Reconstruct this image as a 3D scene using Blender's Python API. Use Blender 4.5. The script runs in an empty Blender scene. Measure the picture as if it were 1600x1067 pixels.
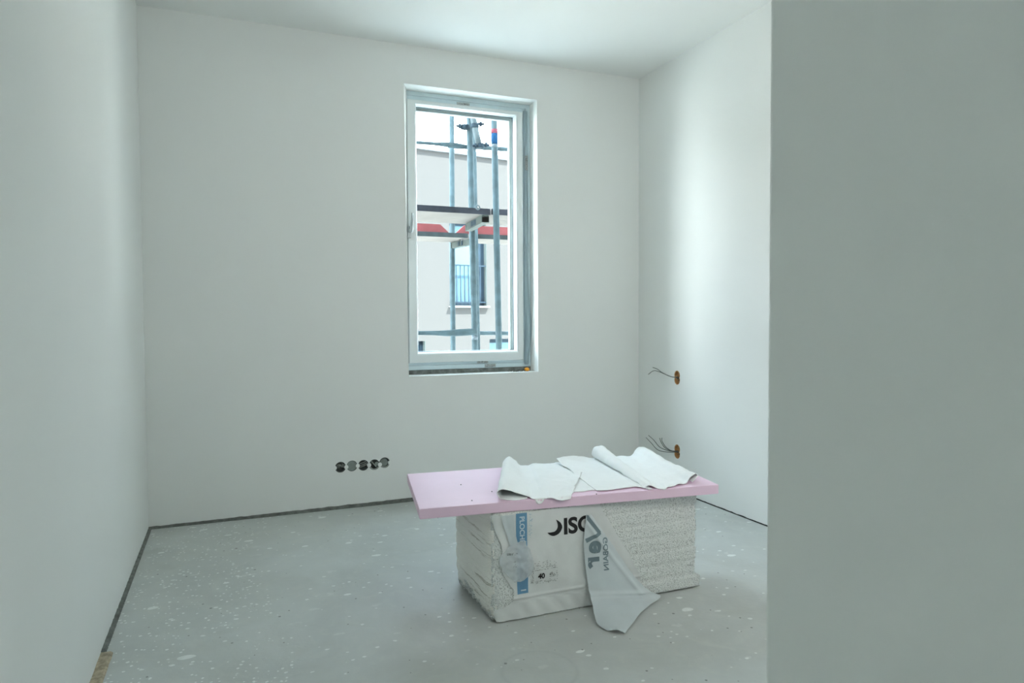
import bpy, bmesh, math, random
from mathutils import Vector, Matrix, noise
from mathutils.bvhtree import BVHTree

random.seed(7)
sc = bpy.context.scene
col = sc.collection

# ------------------------------------------------------------------ camera
YAW, PITCH, ROLL, CAMH = 0.3884, -0.0342, -0.0051, 1.1701
cy, sy, cp, sp = math.cos(YAW), math.sin(YAW), math.cos(PITCH), math.sin(PITCH)
fwd = Vector((sy*cp, cy*cp, sp)); rgt = Vector((cy, -sy, 0)); upv = rgt.cross(fwd)
r2 = rgt*math.cos(ROLL) + upv*math.sin(ROLL)
u2 = -rgt*math.sin(ROLL) + upv*math.cos(ROLL)
cd = bpy.data.cameras.new('camera'); cam = bpy.data.objects.new('camera', cd); col.objects.link(cam)
cam.matrix_world = Matrix(((r2.x, u2.x, -fwd.x, 0), (r2.y, u2.y, -fwd.y, 0), (r2.z, u2.z, -fwd.z, CAMH), (0, 0, 0, 1)))
cd.sensor_width = 36; cd.lens = 1080.875/1600*36
cd.clip_start = 0.02; cd.clip_end = 300
cd.dof.use_dof = True; cd.dof.focus_distance = 3.6; cd.dof.aperture_fstop = 8.0
sc.camera = cam

# ------------------------------------------------------------------ render look
sc.view_settings.view_transform = 'Standard'; sc.view_settings.look = 'None'
sc.view_settings.gamma = 1.0; sc.view_settings.use_curve_mapping = False
sc.view_settings.exposure = 1.25
sc.cycles.use_denoising = True
sc.cycles.max_bounces = 14; sc.cycles.diffuse_bounces = 8; sc.cycles.glossy_bounces = 4
sc.cycles.transparent_max_bounces = 12
sc.cycles.sample_clamp_indirect = 12
sc.cycles.caustics_reflective = False; sc.cycles.caustics_refractive = False

# ------------------------------------------------------------------ world sky
w = bpy.data.worlds.new('sky'); sc.world = w; w.use_nodes = True
nt = w.node_tree; nt.nodes.clear()
wo = nt.nodes.new('ShaderNodeOutputWorld'); bg = nt.nodes.new('ShaderNodeBackground')
tc = nt.nodes.new('ShaderNodeTexCoord'); sx = nt.nodes.new('ShaderNodeSeparateXYZ'); cr = nt.nodes.new('ShaderNodeValToRGB')
cr.color_ramp.elements[0].position = 0.0; cr.color_ramp.elements[0].color = (1.0, 1.0, 1.0, 1)
cr.color_ramp.elements[1].position = 0.7; cr.color_ramp.elements[1].color = (0.62, 0.78, 0.95, 1)
nt.links.new(tc.outputs['Generated'], sx.inputs[0]); nt.links.new(sx.outputs['Z'], cr.inputs[0])
nt.links.new(cr.outputs[0], bg.inputs[0]); nt.links.new(bg.outputs[0], wo.inputs[0])
# haze is brighter towards the left (-x) side of the sky
mr = nt.nodes.new('ShaderNodeMapRange'); mr.inputs['From Min'].default_value = -1; mr.inputs['From Max'].default_value = 1
mr.inputs['To Min'].default_value = 13.0; mr.inputs['To Max'].default_value = 3.2
nt.links.new(sx.outputs['X'], mr.inputs['Value']); nt.links.new(mr.outputs[0], bg.inputs[1])
w.cycles.sampling_method = 'MANUAL'; w.cycles.sample_map_resolution = 256

# ------------------------------------------------------------------ sun (high, behind this building)
sl = bpy.data.lights.new('sun', 'SUN'); sl.energy = 24.0; sl.angle = 0.009; sl.color = (1.0, 0.97, 0.92)
so = bpy.data.objects.new('sun', sl); col.objects.link(so)
so.rotation_euler = Vector((-0.48, 0.5, -1.0)).to_track_quat('-Z', 'Y').to_euler()
so.location = (0, -5, 20)

# added fill light, no visible lamp, hidden behind the partition, turned up and towards the window wall
fl_ = bpy.data.lights.new('fill_light', 'AREA'); fl_.shape = 'RECTANGLE'; fl_.size = 0.6; fl_.size_y = 0.8; fl_.energy = 6.6; fl_.color = (1.0, 0.96, 0.91)
fo = bpy.data.objects.new('fill_light', fl_); col.objects.link(fo); fo.location = (1.25, 1.0, 1.55); fo.rotation_euler = Vector((0.50, 0.8, 0.30)).to_track_quat('-Z', 'Y').to_euler()

def portal(name, loc, rot, sx_, sy_):
    l = bpy.data.lights.new(name, 'AREA'); l.shape = 'RECTANGLE'; l.size = sx_; l.size_y = sy_
    l.cycles.is_portal = True
    o = bpy.data.objects.new(name, l); col.objects.link(o); o.location = loc; o.rotation_euler = rot
    return o
# daylight portal in the real window opening (it emits nothing, it only guides the sky sampling)
portal('window_portal', (1.5, 4.70, 1.72), (math.radians(-90), 0, 0), 0.95, 1.9)
portal('rear_portal', (3.8, -3.9, 1.15), (math.radians(90), 0, 0), 0.6, 2.1)  # guides sky light through the added rear opening

# ------------------------------------------------------------------ helpers
def tag(o, label=None, cat=None, group=None, kind=None):
    if label: o['label'] = label
    if cat: o['category'] = cat
    if group: o['group'] = group
    if kind: o['kind'] = kind
    return o

def obj(name, bm, mat=None, parent=None, smooth=False, mods=()):
    me = bpy.data.meshes.new(name)
    if isinstance(bm, bmesh.types.BMesh):
        bmesh.ops.recalc_face_normals(bm, faces=bm.faces)
        bm.to_mesh(me); bm.free()
    else:
        me = bm
    o = bpy.data.objects.new(name, me); col.objects.link(o)
    if mat:
        me.materials.clear(); me.materials.append(mat)
    if smooth:
        for p in me.polygons: p.use_smooth = True
    if parent:
        o.parent = parent; o.matrix_parent_inverse = Matrix.Translation(-Vector(parent.location))
    return o

def empty(name, loc):
    o = bpy.data.objects.new(name, None); col.objects.link(o); o.location = loc
    o.empty_display_size = 0.1
    return o

def add_box(bm, x0, x1, y0, y1, z0, z1, bevel=0.0):
    v = [bm.verts.new(p) for p in ((x0,y0,z0),(x1,y0,z0),(x1,y1,z0),(x0,y1,z0),(x0,y0,z1),(x1,y0,z1),(x1,y1,z1),(x0,y1,z1))]
    fs = [bm.faces.new([v[i] for i in q]) for q in ((3,2,1,0),(4,5,6,7),(0,1,5,4),(1,2,6,5),(2,3,7,6),(3,0,4,7))]
    if bevel:
        es = list({e for f in fs for e in f.edges})
        bmesh.ops.bevel(bm, geom=es, offset=bevel, segments=2, affect='EDGES', profile=0.6)

def box(x0, x1, y0, y1, z0, z1, bevel=0.0):
    bm = bmesh.new(); add_box(bm, x0, x1, y0, y1, z0, z1, bevel); return bm

def add_hexa(bm, P):
    v = [bm.verts.new(p) for p in P]
    for q in ((3,2,1,0),(4,5,6,7),(0,1,5,4),(1,2,6,5),(2,3,7,6),(3,0,4,7)): bm.faces.new([v[i] for i in q])

def add_tube(bm, pts, r, seg=12, cap=True, radii=None, flat=None):
    """tube along a polyline; radii per point; flat = (scale on side axis, scale on up axis) per point"""
    pts = [Vector(p) for p in pts]; rings = []
    t0 = (pts[1]-pts[0]).normalized()
    ref = Vector((0, 0, 1)) if abs(t0.z) < 0.9 else Vector((0, 1, 0))
    for i, p in enumerate(pts):
        t = (pts[min(i+1, len(pts)-1)] - pts[max(i-1, 0)]).normalized()
        s = t.cross(ref)
        s = s.normalized() if s.length > 1e-6 else Vector((1, 0, 0))
        u = s.cross(t).normalized()
        rr = radii[i] if radii else r
        fs, fu = flat[i] if flat else (1, 1)
        rings.append([bm.verts.new(p + s*math.cos(a)*rr*fs + u*math.sin(a)*rr*fu) for a in [2*math.pi*k/seg for k in range(seg)]])
    for a, b in zip(rings, rings[1:]):
        for k in range(seg):
            bm.faces.new((a[k], a[(k+1) % seg], b[(k+1) % seg], b[k]))
    if cap:
        bm.faces.new(rings[0][::-1]); bm.faces.new(rings[-1])

def tube(pts, r, **k):
    bm = bmesh.new(); add_tube(bm, pts, r, **k); return bm

def cr4(a, b, c, d, t):
    return 0.5*((2*b) + (c-a)*t + (2*a-5*b+4*c-d)*t*t + (-a+3*b-3*c+d)*t*t*t)

def crspline(P, n):
    P = [Vector(p) for p in P]; out = []
    m = len(P)-1
    for i in range(n+1):
        s = i/n*m; k = min(int(s), m-1); t = s-k
        out.append(cr4(P[max(k-1, 0)], P[k], P[k+1], P[min(k+2, m)], t))
    return out

def loft(rows, nu, nv, thick=0.0, wr=0.0, wf=14.0, seed=0.0, edge=0.0, zmin=None):
    """smooth sheet through a grid of control points, with small wrinkles and a ragged outline"""
    R = [crspline(r, nu) for r in rows]
    cols_ = [crspline([r[i] for r in R], nv) for i in range(nu+1)]
    bm = bmesh.new(); V = []
    for i in range(nu+1):
        c = []
        for j in range(nv+1):
            p = cols_[i][j].copy()
            if wr:
                q = p*wf + Vector((seed, seed*1.7, 0))
                p.z += wr*noise.noise(q) + wr*0.5*noise.noise(q*2.3)
                p.y += wr*0.5*noise.noise(q+Vector((9, 2, 5)))
            if edge and (j in (0, nv) or i in (0, nu)):
                p += Vector((noise.noise(p*40+Vector((seed, 0, 0)))*edge, noise.noise(p*45+Vector((0, seed, 3)))*edge, 0))
            if zmin is not None: p.z = max(p.z, zmin)
            c.append(bm.verts.new(p))
        V.append(c)
    for i in range(nu):
        for j in range(nv):
            bm.faces.new((V[i][j], V[i+1][j], V[i+1][j+1], V[i][j+1]))
    if thick:
        bmesh.ops.recalc_face_normals(bm, faces=bm.faces)
        bmesh.ops.solidify(bm, geom=list(bm.faces), thickness=thick)
    return bm

def copy_tree(o, parent=None):
    c = o.copy(); col.objects.link(c); c.parent = parent
    for ch in list(o.children): copy_tree(ch, c)
    return c

# ------------------------------------------------------------------ materials
def mat(name, color, rough=0.8, var=0.0, scale=6.0, bump=0.0, bscale=60.0, metal=0.0, spec=0.5, detail=4, var2=None, bdist=0.002):
    m = bpy.data.materials.new(name); m.use_nodes = True; t = m.node_tree; N = t.nodes; K = t.links
    b = N['Principled BSDF']; b.inputs['Roughness'].default_value = rough; b.inputs['Metallic'].default_value = metal
    b.inputs['Specular IOR Level'].default_value = spec
    co = N.new('ShaderNodeTexCoord')
    nz = N.new('ShaderNodeTexNoise'); nz.inputs['Scale'].default_value = scale; nz.inputs['Detail'].default_value = detail
    K.new(co.outputs['Object'], nz.inputs['Vector'])
    rp = N.new('ShaderNodeValToRGB'); rp.color_ramp.elements[0].position = 0.3; rp.color_ramp.elements[1].position = 0.7
    c2 = var2 or tuple(min(1, c*(1+var)) for c in color)
    c1 = tuple(c*(1-var) for c in color) if not var2 else color
    rp.color_ramp.elements[0].color = (*c1, 1); rp.color_ramp.elements[1].color = (*c2, 1)
    K.new(nz.outputs['Fac'], rp.inputs[0]); K.new(rp.outputs[0], b.inputs['Base Color'])
    if bump:
        n2 = N.new('ShaderNodeTexNoise'); n2.inputs['Scale'].default_value = bscale; n2.inputs['Detail'].default_value = 6
        bp = N.new('ShaderNodeBump'); bp.inputs['Strength'].default_value = bump; bp.inputs['Distance'].default_value = bdist
        K.new(co.outputs['Object'], n2.inputs['Vector']); K.new(n2.outputs['Fac'], bp.inputs['Height']); K.new(bp.outputs[0], b.inputs['Normal'])
    m['b'] = 1
    return m

def node(m, kind, **k):
    n = m.node_tree.nodes.new(kind)
    for a, v in k.items(): setattr(n, a, v)
    return n

M = {}
M['wall'] = mat('plaster_paint', (0.795, 0.815, 0.80), 0.75, 0.012, 1.6, 0.25, 90, spec=0.2, bdist=0.001)
M['reveal'] = M['wall']
M['ceil'] = mat('ceiling_paint', (0.80, 0.82, 0.805), 0.8, 0.01, 1.2, 0.15, 80, spec=0.2, bdist=0.001)
M['screed_edge'] = mat('raw_screed_edge', (0.17, 0.185, 0.17), 0.95, 0.3, 30, 0.9, 70, bdist=0.004)
M['tan_strip'] = mat('insulation_strip', (0.42, 0.36, 0.26), 0.95, 0.35, 60, 0.9, 120, bdist=0.004)
M['dark_gap'] = mat('gap', (0.03, 0.035, 0.035), 0.95)
M['foil_frame'] = mat('grey_foil_on_frame', (0.58, 0.70, 0.74), 0.45, 0.05, 8, 0.1, 20)
M['pvc'] = mat('white_pvc', (0.72, 0.77, 0.77), 0.35, 0.02, 4)
M['gasket'] = mat('gasket', (0.10, 0.13, 0.15), 0.6)
M['handle'] = mat('handle_metal', (0.42, 0.46, 0.47), 0.35, 0.05, 20, metal=0.6)
M['foam_dark'] = mat('sealing_tape', (0.1900, 0.2090, 0.1995), 0.95, 0.4, 40, 0.8, 60, bdist=0.004)
M['orange'] = mat('orange_plastic', (0.85, 0.36, 0.02), 0.5, 0.15, 60)
M['crumb'] = mat('crumbs', (0.06, 0.06, 0.055), 0.9, 0.5, 90)
M['box_grey'] = mat('socket_box_plastic', (0.11, 0.13, 0.125), 0.7, 0.25, 40, 0.4, 90)
M['box_lid'] = mat('socket_cover', (0.24, 0.28, 0.26), 0.7, 0.15, 30, 0.3, 90)
M['box_dark'] = mat('socket_dark', (0.02, 0.022, 0.022), 0.8, 0.3, 30)
M['box_tan'] = mat('tan_socket_box', (0.4800, 0.2720, 0.1120), 0.75, 0.35, 50, 0.5, 90)
M['wire'] = mat('wire_grey', (0.13, 0.15, 0.14), 0.5, 0.2, 50)
M['wire_light'] = mat('wire_light', (0.42, 0.45, 0.42), 0.5, 0.2, 50)
M['pink'] = mat('pink_foam_board', (0.83, 0.62, 0.76), 0.5, 0.03, 5, 0.12, 60, spec=0.28)
M['cloth'] = mat('white_membrane', (0.86, 0.89, 0.89), 0.75, 0.015, 12, 0.12, 26, spec=0.25, bdist=0.004)
M['cloth_in'] = M['cloth']
M['black_ink'] = mat('black_ink', (0.012, 0.013, 0.014), 0.6)
M['grey_ink'] = mat('grey_ink', (0.1690, 0.2340, 0.2600), 0.6)
M['small_ink'] = mat('faded_ink', (0.12, 0.13, 0.12), 0.8, 0.3, 60)
M['blue_ink'] = mat('blue_ink', (0.13, 0.30, 0.47), 0.55, 0.08, 14)
M['blue_light'] = mat('pale_blue_ink', (0.33, 0.47, 0.56), 0.6)
M['white_ink'] = mat('white_ink', (0.62, 0.70, 0.74), 0.6)
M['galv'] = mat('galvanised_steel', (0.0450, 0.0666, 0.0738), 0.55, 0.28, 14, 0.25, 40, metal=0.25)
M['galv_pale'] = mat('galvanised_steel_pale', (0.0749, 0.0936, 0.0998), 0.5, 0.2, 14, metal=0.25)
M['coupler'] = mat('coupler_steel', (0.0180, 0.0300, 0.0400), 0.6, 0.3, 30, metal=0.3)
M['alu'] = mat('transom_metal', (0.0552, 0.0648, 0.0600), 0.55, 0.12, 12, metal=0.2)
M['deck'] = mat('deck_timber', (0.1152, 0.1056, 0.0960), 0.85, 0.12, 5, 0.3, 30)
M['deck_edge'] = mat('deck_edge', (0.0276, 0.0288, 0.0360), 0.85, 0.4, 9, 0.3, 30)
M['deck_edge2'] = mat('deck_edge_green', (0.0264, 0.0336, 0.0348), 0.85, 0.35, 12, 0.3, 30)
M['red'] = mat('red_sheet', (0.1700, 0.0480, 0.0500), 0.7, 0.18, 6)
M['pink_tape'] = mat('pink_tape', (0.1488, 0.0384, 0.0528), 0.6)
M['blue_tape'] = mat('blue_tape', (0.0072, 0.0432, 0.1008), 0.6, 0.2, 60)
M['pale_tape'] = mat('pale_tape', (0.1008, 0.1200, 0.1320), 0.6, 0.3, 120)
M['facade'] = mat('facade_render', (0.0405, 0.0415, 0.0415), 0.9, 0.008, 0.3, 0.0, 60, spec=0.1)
M['coping'] = mat('zinc_coping', (0.1029, 0.1152, 0.1274), 0.5, 0.08, 2, metal=0.1)
M['far_frame'] = mat('anthracite_frame', (0.0140, 0.0240, 0.0340), 0.5, 0.15, 4)
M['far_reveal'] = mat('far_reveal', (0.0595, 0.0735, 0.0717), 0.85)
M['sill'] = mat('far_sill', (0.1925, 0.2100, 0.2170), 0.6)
M['ground'] = mat('gravel_ground', (0.74, 0.74, 0.70), 0.95, 0.08, 1.5, 0.3, 30, spec=0.1)
M['outer'] = mat('outer_render', (0.55, 0.56, 0.55), 0.9, 0.05, 3)

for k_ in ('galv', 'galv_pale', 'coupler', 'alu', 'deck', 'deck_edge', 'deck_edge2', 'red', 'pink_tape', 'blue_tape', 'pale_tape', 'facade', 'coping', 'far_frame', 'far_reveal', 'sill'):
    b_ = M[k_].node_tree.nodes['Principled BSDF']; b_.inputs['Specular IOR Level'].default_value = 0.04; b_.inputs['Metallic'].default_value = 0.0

def glass_mat(name, tint, refl=0.9):
    m = bpy.data.materials.new(name); m.use_nodes = True; t = m.node_tree; t.nodes.clear()
    o = t.nodes.new('ShaderNodeOutputMaterial'); mx = t.nodes.new('ShaderNodeMixShader'); fr = t.nodes.new('ShaderNodeFresnel')
    tr = t.nodes.new('ShaderNodeBsdfTransparent'); gl = t.nodes.new('ShaderNodeBsdfGlossy')
    tr.inputs[0].default_value = (*tint, 1); gl.inputs['Roughness'].default_value = 0.0
    gl.inputs[0].default_value = (refl, refl, refl, 1); fr.inputs[0].default_value = 1.45
    ge = t.nodes.new('ShaderNodeNewGeometry'); iv = t.nodes.new('ShaderNodeMath'); iv.operation = 'SUBTRACT'; iv.inputs[0].default_value = 1.0
    ml = t.nodes.new('ShaderNodeMath'); ml.operation = 'MULTIPLY'   # reflect on the outer surface only, no false total reflection on the way out
    t.links.new(ge.outputs['Backfacing'], iv.inputs[1]); t.links.new(fr.outputs[0], ml.inputs[0]); t.links.new(iv.outputs[0], ml.inputs[1])
    t.links.new(ml.outputs[0], mx.inputs[0]); t.links.new(tr.outputs[0], mx.inputs[1]); t.links.new(gl.outputs[0], mx.inputs[2])
    t.links.new(mx.outputs[0], o.inputs[0]); return m
M['glass'] = glass_mat('window_glass', (0.96, 0.985, 0.98))

def far_glass():
    m = mat('far_window_glass', (0.045, 0.095, 0.125), 0.08, 0.1, 0.8, spec=0.2); return m
M['far_glass'] = far_glass()
M['far_glass'].node_tree.nodes['Principled BSDF'].inputs['Roughness'].default_value = 0.12

def film_mat(name, color, alpha, rough=0.38):
    m = mat(name, color, rough, 0.05, 9, 0.35, 22, spec=0.5, bdist=0.004)
    t = m.node_tree; b = t.nodes['Principled BSDF']; o = [n for n in t.nodes if n.type == 'OUTPUT_MATERIAL'][0]
    tr = t.nodes.new('ShaderNodeBsdfTransparent'); mx = t.nodes.new('ShaderNodeMixShader'); mx.inputs[0].default_value = alpha
    t.links.new(tr.outputs[0], mx.inputs[1]); t.links.new(b.outputs[0], mx.inputs[2]); t.links.new(mx.outputs[0], o.inputs[0])
    return m
M['film'] = film_mat('packing_film', (0.80, 0.83, 0.82), 0.88)
M['film_flap'] = film_mat('loose_packing_film', (0.64, 0.71, 0.73), 0.84, 0.33)
M['film_clear'] = film_mat('thin_packing_film', (0.70, 0.76, 0.78), 0.62, 0.3)

def eps_mat():
    m = bpy.data.materials.new('polystyrene_beads'); m.use_nodes = True; t = m.node_tree; N = t.nodes; K = t.links
    b = N['Principled BSDF']; b.inputs['Roughness'].default_value = 0.9; b.inputs['Specular IOR Level'].default_value = 0.2
    co = N.new('ShaderNodeTexCoord')
    vo = N.new('ShaderNodeTexVoronoi'); vo.inputs['Scale'].default_value = 190
    K.new(co.outputs['Object'], vo.inputs['Vector'])
    # side facing -x is the smooth cut end, -y is the beady face
    geo = N.new('ShaderNodeNewGeometry'); sn = N.new('ShaderNodeSeparateXYZ'); K.new(geo.outputs['True Normal'], sn.inputs[0])
    ab = N.new('ShaderNodeMath'); ab.operation = 'ABSOLUTE'; K.new(sn.outputs['X'], ab.inputs[0])
    nz = N.new('ShaderNodeTexNoise'); nz.inputs['Scale'].default_value = 210; nz.inputs['Detail'].default_value = 5
    K.new(co.outputs['Object'], nz.inputs['Vector'])
    rp = N.new('ShaderNodeValToRGB'); e = rp.color_ramp.elements
    e[0].position = 0.33; e[0].color = (0.42, 0.45, 0.43, 1); e[1].position = 0.50; e[1].color = (0.80, 0.83, 0.81, 1)
    K.new(nz.outputs['Fac'], rp.inputs[0])
    # horizontal cut marks on the end face
    mp = N.new('ShaderNodeMapping'); mp.inputs['Scale'].default_value = (0.5, 2.2, 58); mp.inputs['Rotation'].default_value = (math.radians(3), 0, 0)
    wv = N.new('ShaderNodeTexNoise'); wv.inputs['Scale'].default_value = 1.0; wv.inputs['Detail'].default_value = 5; wv.inputs['Roughness'].default_value = 0.6
    K.new(co.outputs['Object'], mp.inputs[0]); K.new(mp.outputs[0], wv.inputs['Vector'])
    r2_ = N.new('ShaderNodeValToRGB'); e = r2_.color_ramp.elements
    e[0].position = 0.34; e[0].color = (0.52, 0.50, 0.44, 1); e[1].position = 0.42; e[1].color = (0.90, 0.90, 0.85, 1)
    K.new(wv.outputs['Fac'], r2_.inputs[0])
    mx = N.new('ShaderNodeMixRGB'); K.new(rp.outputs[0], mx.inputs[1]); K.new(r2_.outputs[0], mx.inputs[2])
    pw = N.new('ShaderNodeMath'); pw.operation = 'GREATER_THAN'; pw.inputs[1].default_value = 0.72; K.new(ab.outputs[0], pw.inputs[0])
    K.new(pw.outputs[0], mx.inputs[0]); K.new(mx.outputs[0], b.inputs['Base Color'])
    bp = N.new('ShaderNodeBump'); bp.inputs['Strength'].default_value = 0.75; bp.inputs['Distance'].default_value = 0.003; bp.invert = True
    K.new(vo.outputs['Distance'], bp.inputs['Height']); K.new(bp.outputs[0], b.inputs['Normal'])
    return m
M['eps'] = eps_mat()

RING = (0.935, 2.06, 0.0)
def floor_mat():
    m = bpy.data.materials.new('screed_floor'); m.use_nodes = True; t = m.node_tree; N = t.nodes; K = t.links
    b = N['Principled BSDF']; b.inputs['Specular IOR Level'].default_value = 0.35
    co = N.new('ShaderNodeTexCoord'); V = co.outputs['Object']
    def nz(scale, detail=4, dist=0.0, rough=0.5):
        n = N.new('ShaderNodeTexNoise'); n.inputs['Scale'].default_value = scale; n.inputs['Detail'].default_value = detail
        n.inputs['Distortion'].default_value = dist; n.inputs['Roughness'].default_value = rough; K.new(V, n.inputs['Vector']); return n.outputs['Fac']
    def ramp(src, a, ca, b_, cb):
        r = N.new('ShaderNodeValToRGB'); e = r.color_ramp.elements; e[0].position = a; e[0].color = (*ca, 1); e[1].position = b_; e[1].color = (*cb, 1)
        K.new(src, r.inputs[0]); return r.outputs[0]
    def math_(op, a, b2=None, v=None):
        n = N.new('ShaderNodeMath'); n.operation = op; K.new(a, n.inputs[0])
        if b2 is not None: K.new(b2, n.inputs[1])
        if v is not None: n.inputs[1].default_value = v
        return n.outputs[0]
    def mix(f, a, c):
        n = N.new('ShaderNodeMixRGB'); K.new(f, n.inputs[0])
        K.new(a, n.inputs[1])
        if isinstance(c, tuple): n.inputs[2].default_value = (*c, 1)
        else: K.new(c, n.inputs[2])
        return n.outputs[0]
    base = ramp(nz(1.7, 6, 0.6, 0.6), 0.32, (0.47, 0.495, 0.48), 0.68, (0.57, 0.60, 0.585))
    base = mix(ramp(nz(7, 9, 1.6, 0.7), 0.50, (0, 0, 0), 0.72, (0.6, 0.6, 0.6)), base, (0.58, 0.60, 0.56))
    # paint and plaster spatter: voronoi spots of several sizes switched by noise
    def spots(scale, rad, thr, seed, stretch=(1, 1, 1), jag=0.25):
        mp = N.new('ShaderNodeMapping'); mp.inputs['Location'].default_value = (seed, seed*0.7, 0); mp.inputs['Scale'].default_value = stretch
        mp.inputs['Rotation'].default_value = (0, 0, seed*0.37)
        K.new(V, mp.inputs[0])
        n0 = N.new('ShaderNodeTexNoise'); n0.inputs['Scale'].default_value = scale*1.6; n0.inputs['Detail'].default_value = 3; K.new(mp.outputs[0], n0.inputs['Vector'])
        vo = N.new('ShaderNodeTexVoronoi'); vo.inputs['Scale'].default_value = scale; vo.voronoi_dimensions = '2D'; K.new(mp.outputs[0], vo.inputs['Vector'])
        sc_ = N.new('ShaderNodeSeparateColor'); K.new(vo.outputs['Color'], sc_.inputs[0])
        # radius differs per cell, most cells have none
        on = math_('GREATER_THAN', sc_.outputs[0], v=thr)
        rr = math_('MULTIPLY', sc_.outputs[1], v=rad); rr = math_('ADD', rr, v=rad*0.25)
        d = math_('ADD', vo.outputs['Distance'], math_('MULTIPLY', math_('SUBTRACT', n0.outputs['Fac'], v=0.5), v=jag*rad*2))
        lt = math_('LESS_THAN', d, rr)
        return math_('MULTIPLY', lt, on)
    cl = ramp(nz(0.9, 2), 0.48, (0, 0, 0), 0.62, (1, 1, 1))
    sepP = N.new('ShaderNodeSeparateXYZ'); K.new(V, sepP.inputs[0])
    nearL = N.new('ShaderNodeMapRange'); nearL.inputs['From Min'].default_value = 0.75; nearL.inputs['From Max'].default_value = -0.1
    K.new(sepP.outputs['X'], nearL.inputs['Value'])
    s1 = spots(7, 0.13, 0.86, 3.1, (1.0, 1.7, 1), 1.7)
    s2 = spots(24, 0.17, 0.90, 11.7, (1, 1.3, 1), 1.5)
    s3 = math_('MULTIPLY', spots(46, 0.22, 0.70, 5.3, (1, 1, 1), 1.4), math_('GREATER_THAN', math_('MULTIPLY', nearL.outputs[0], nz(3.2, 2)), v=0.37))
    s4 = math_('MULTIPLY', spots(4.2, 0.12, 0.72, 23.0, (1.0, 2.2, 1), 1.6), ramp(nz(30, 4), 0.45, (0, 0, 0), 0.55, (1, 1, 1)))
    base = mix(math_('MULTIPLY', s4, v=0.4), base, (0.70, 0.72, 0.69))
    base = mix(math_('MULTIPLY', s1, v=0.75), base, (0.84, 0.87, 0.85))
    base = mix(math_('MULTIPLY', s2, v=0.7), base, (0.84, 0.87, 0.85))
    base = mix(math_('MULTIPLY', s3, v=0.85), base, (0.84, 0.87, 0.85))
    d1 = spots(17, 0.07, 0.90, 41.0, (1, 1, 1), 0.8)
    base = mix(math_('MULTIPLY', d1, v=0.7), base, (0.07, 0.07, 0.06))
    # swept trowel arcs
    mp = N.new('ShaderNodeMapping'); mp.inputs['Location'].default_value = (-1.15, -2.0, 0); K.new(V, mp.inputs[0])
    wv = N.new('ShaderNodeTexWave'); wv.wave_type = 'RINGS'; wv.rings_direction = 'Z'; wv.inputs['Scale'].default_value = 1.9; wv.inputs['Distortion'].default_value = 2.5
    wv.inputs['Detail'].default_value = 5; K.new(mp.outputs[0], wv.inputs['Vector'])
    base = mix(math_('MULTIPLY', ramp(wv.outputs['Fac'], 0.93, (0, 0, 0), 1.0, (1, 1, 1)), v=0.14), base, (0.55, 0.57, 0.54))
    # faint dark ring left by a bucket, and large soft stains
    vs = N.new('ShaderNodeVectorMath'); vs.operation = 'DISTANCE'; vs.inputs[1].default_value = RING; K.new(V, vs.inputs[0])
    dd = math_('ABSOLUTE', math_('SUBTRACT', math_('ADD', vs.outputs['Value'], math_('MULTIPLY', nz(6, 2), v=0.03)), v=0.143))
    ringm = ramp(dd, 0.0, (1, 1, 1), 0.012, (0, 0, 0))
    base = mix(math_('MULTIPLY', math_('MULTIPLY', ringm, nz(9, 3)), v=0.45), base, (0.30, 0.33, 0.34))
    base = mix(math_('MULTIPLY', ramp(nz(2.6, 5, 1.0, 0.6), 0.52, (0, 0, 0), 0.70, (1, 1, 1)), v=0.35), base, (0.44, 0.46, 0.425))
    K.new(base, b.inputs['Base Color'])
    r = N.new('ShaderNodeMapRange'); r.inputs['To Min'].default_value = 0.42; r.inputs['To Max'].default_value = 0.62; K.new(nz(5, 4), r.inputs['Value']); K.new(r.outputs[0], b.inputs['Roughness'])
    bp = N.new('ShaderNodeBump'); bp.inputs['Strength'].default_value = 0.3; bp.inputs['Distance'].default_value = 0.003
    K.new(nz(45, 6), bp.inputs['Height']); K.new(bp.outputs[0], b.inputs['Normal'])
    return m
M['floor'] = floor_mat()

# ------------------------------------------------------------------ room shell
XL, XR, YW, H = -0.434, 2.759, 4.308, 2.88
def struct(name, bm, m, **k):
    o = obj(name, bm, m, **k); o['kind'] = 'structure'; return o

def cut(bm_target, cutters):
    """boolean difference evaluated once, returns a plain mesh"""
    me = bpy.data.meshes.new('tmp'); bmesh.ops.recalc_face_normals(bm_target, faces=bm_target.faces); bm_target.to_mesh(me); bm_target.free()
    o = bpy.data.objects.new('tmp', me); col.objects.link(o); tmp = []
    for c in cutters:
        bmesh.ops.recalc_face_normals(c, faces=c.faces)
        cm = bpy.data.meshes.new('tmpc'); c.to_mesh(cm); c.free()
        co = bpy.data.objects.new('tmpc', cm); col.objects.link(co); tmp.append(co)
        md = o.modifiers.new('b', 'BOOLEAN'); md.operation = 'DIFFERENCE'; md.solver = 'EXACT'; md.object = co
    dg = bpy.context.evaluated_depsgraph_get()
    res = bpy.data.meshes.new_from_object(o.evaluated_get(dg))
    bpy.data.objects.remove(o)
    for c in tmp: bpy.data.objects.remove(c)
    return res

def cyl(c, axis, r, d0, d1, seg=28):
    a = Vector(c); ax = {'y': Vector((0, 1, 0)), 'x': Vector((1, 0, 0))}[axis]
    return tube([a+ax*d0, a+ax*d1], r, seg=seg)

WX = [0.620, 0.690, 0.760, 0.828, 0.892]; WZ = [0.258, 0.260, 0.258, 0.256, 0.263]
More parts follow.
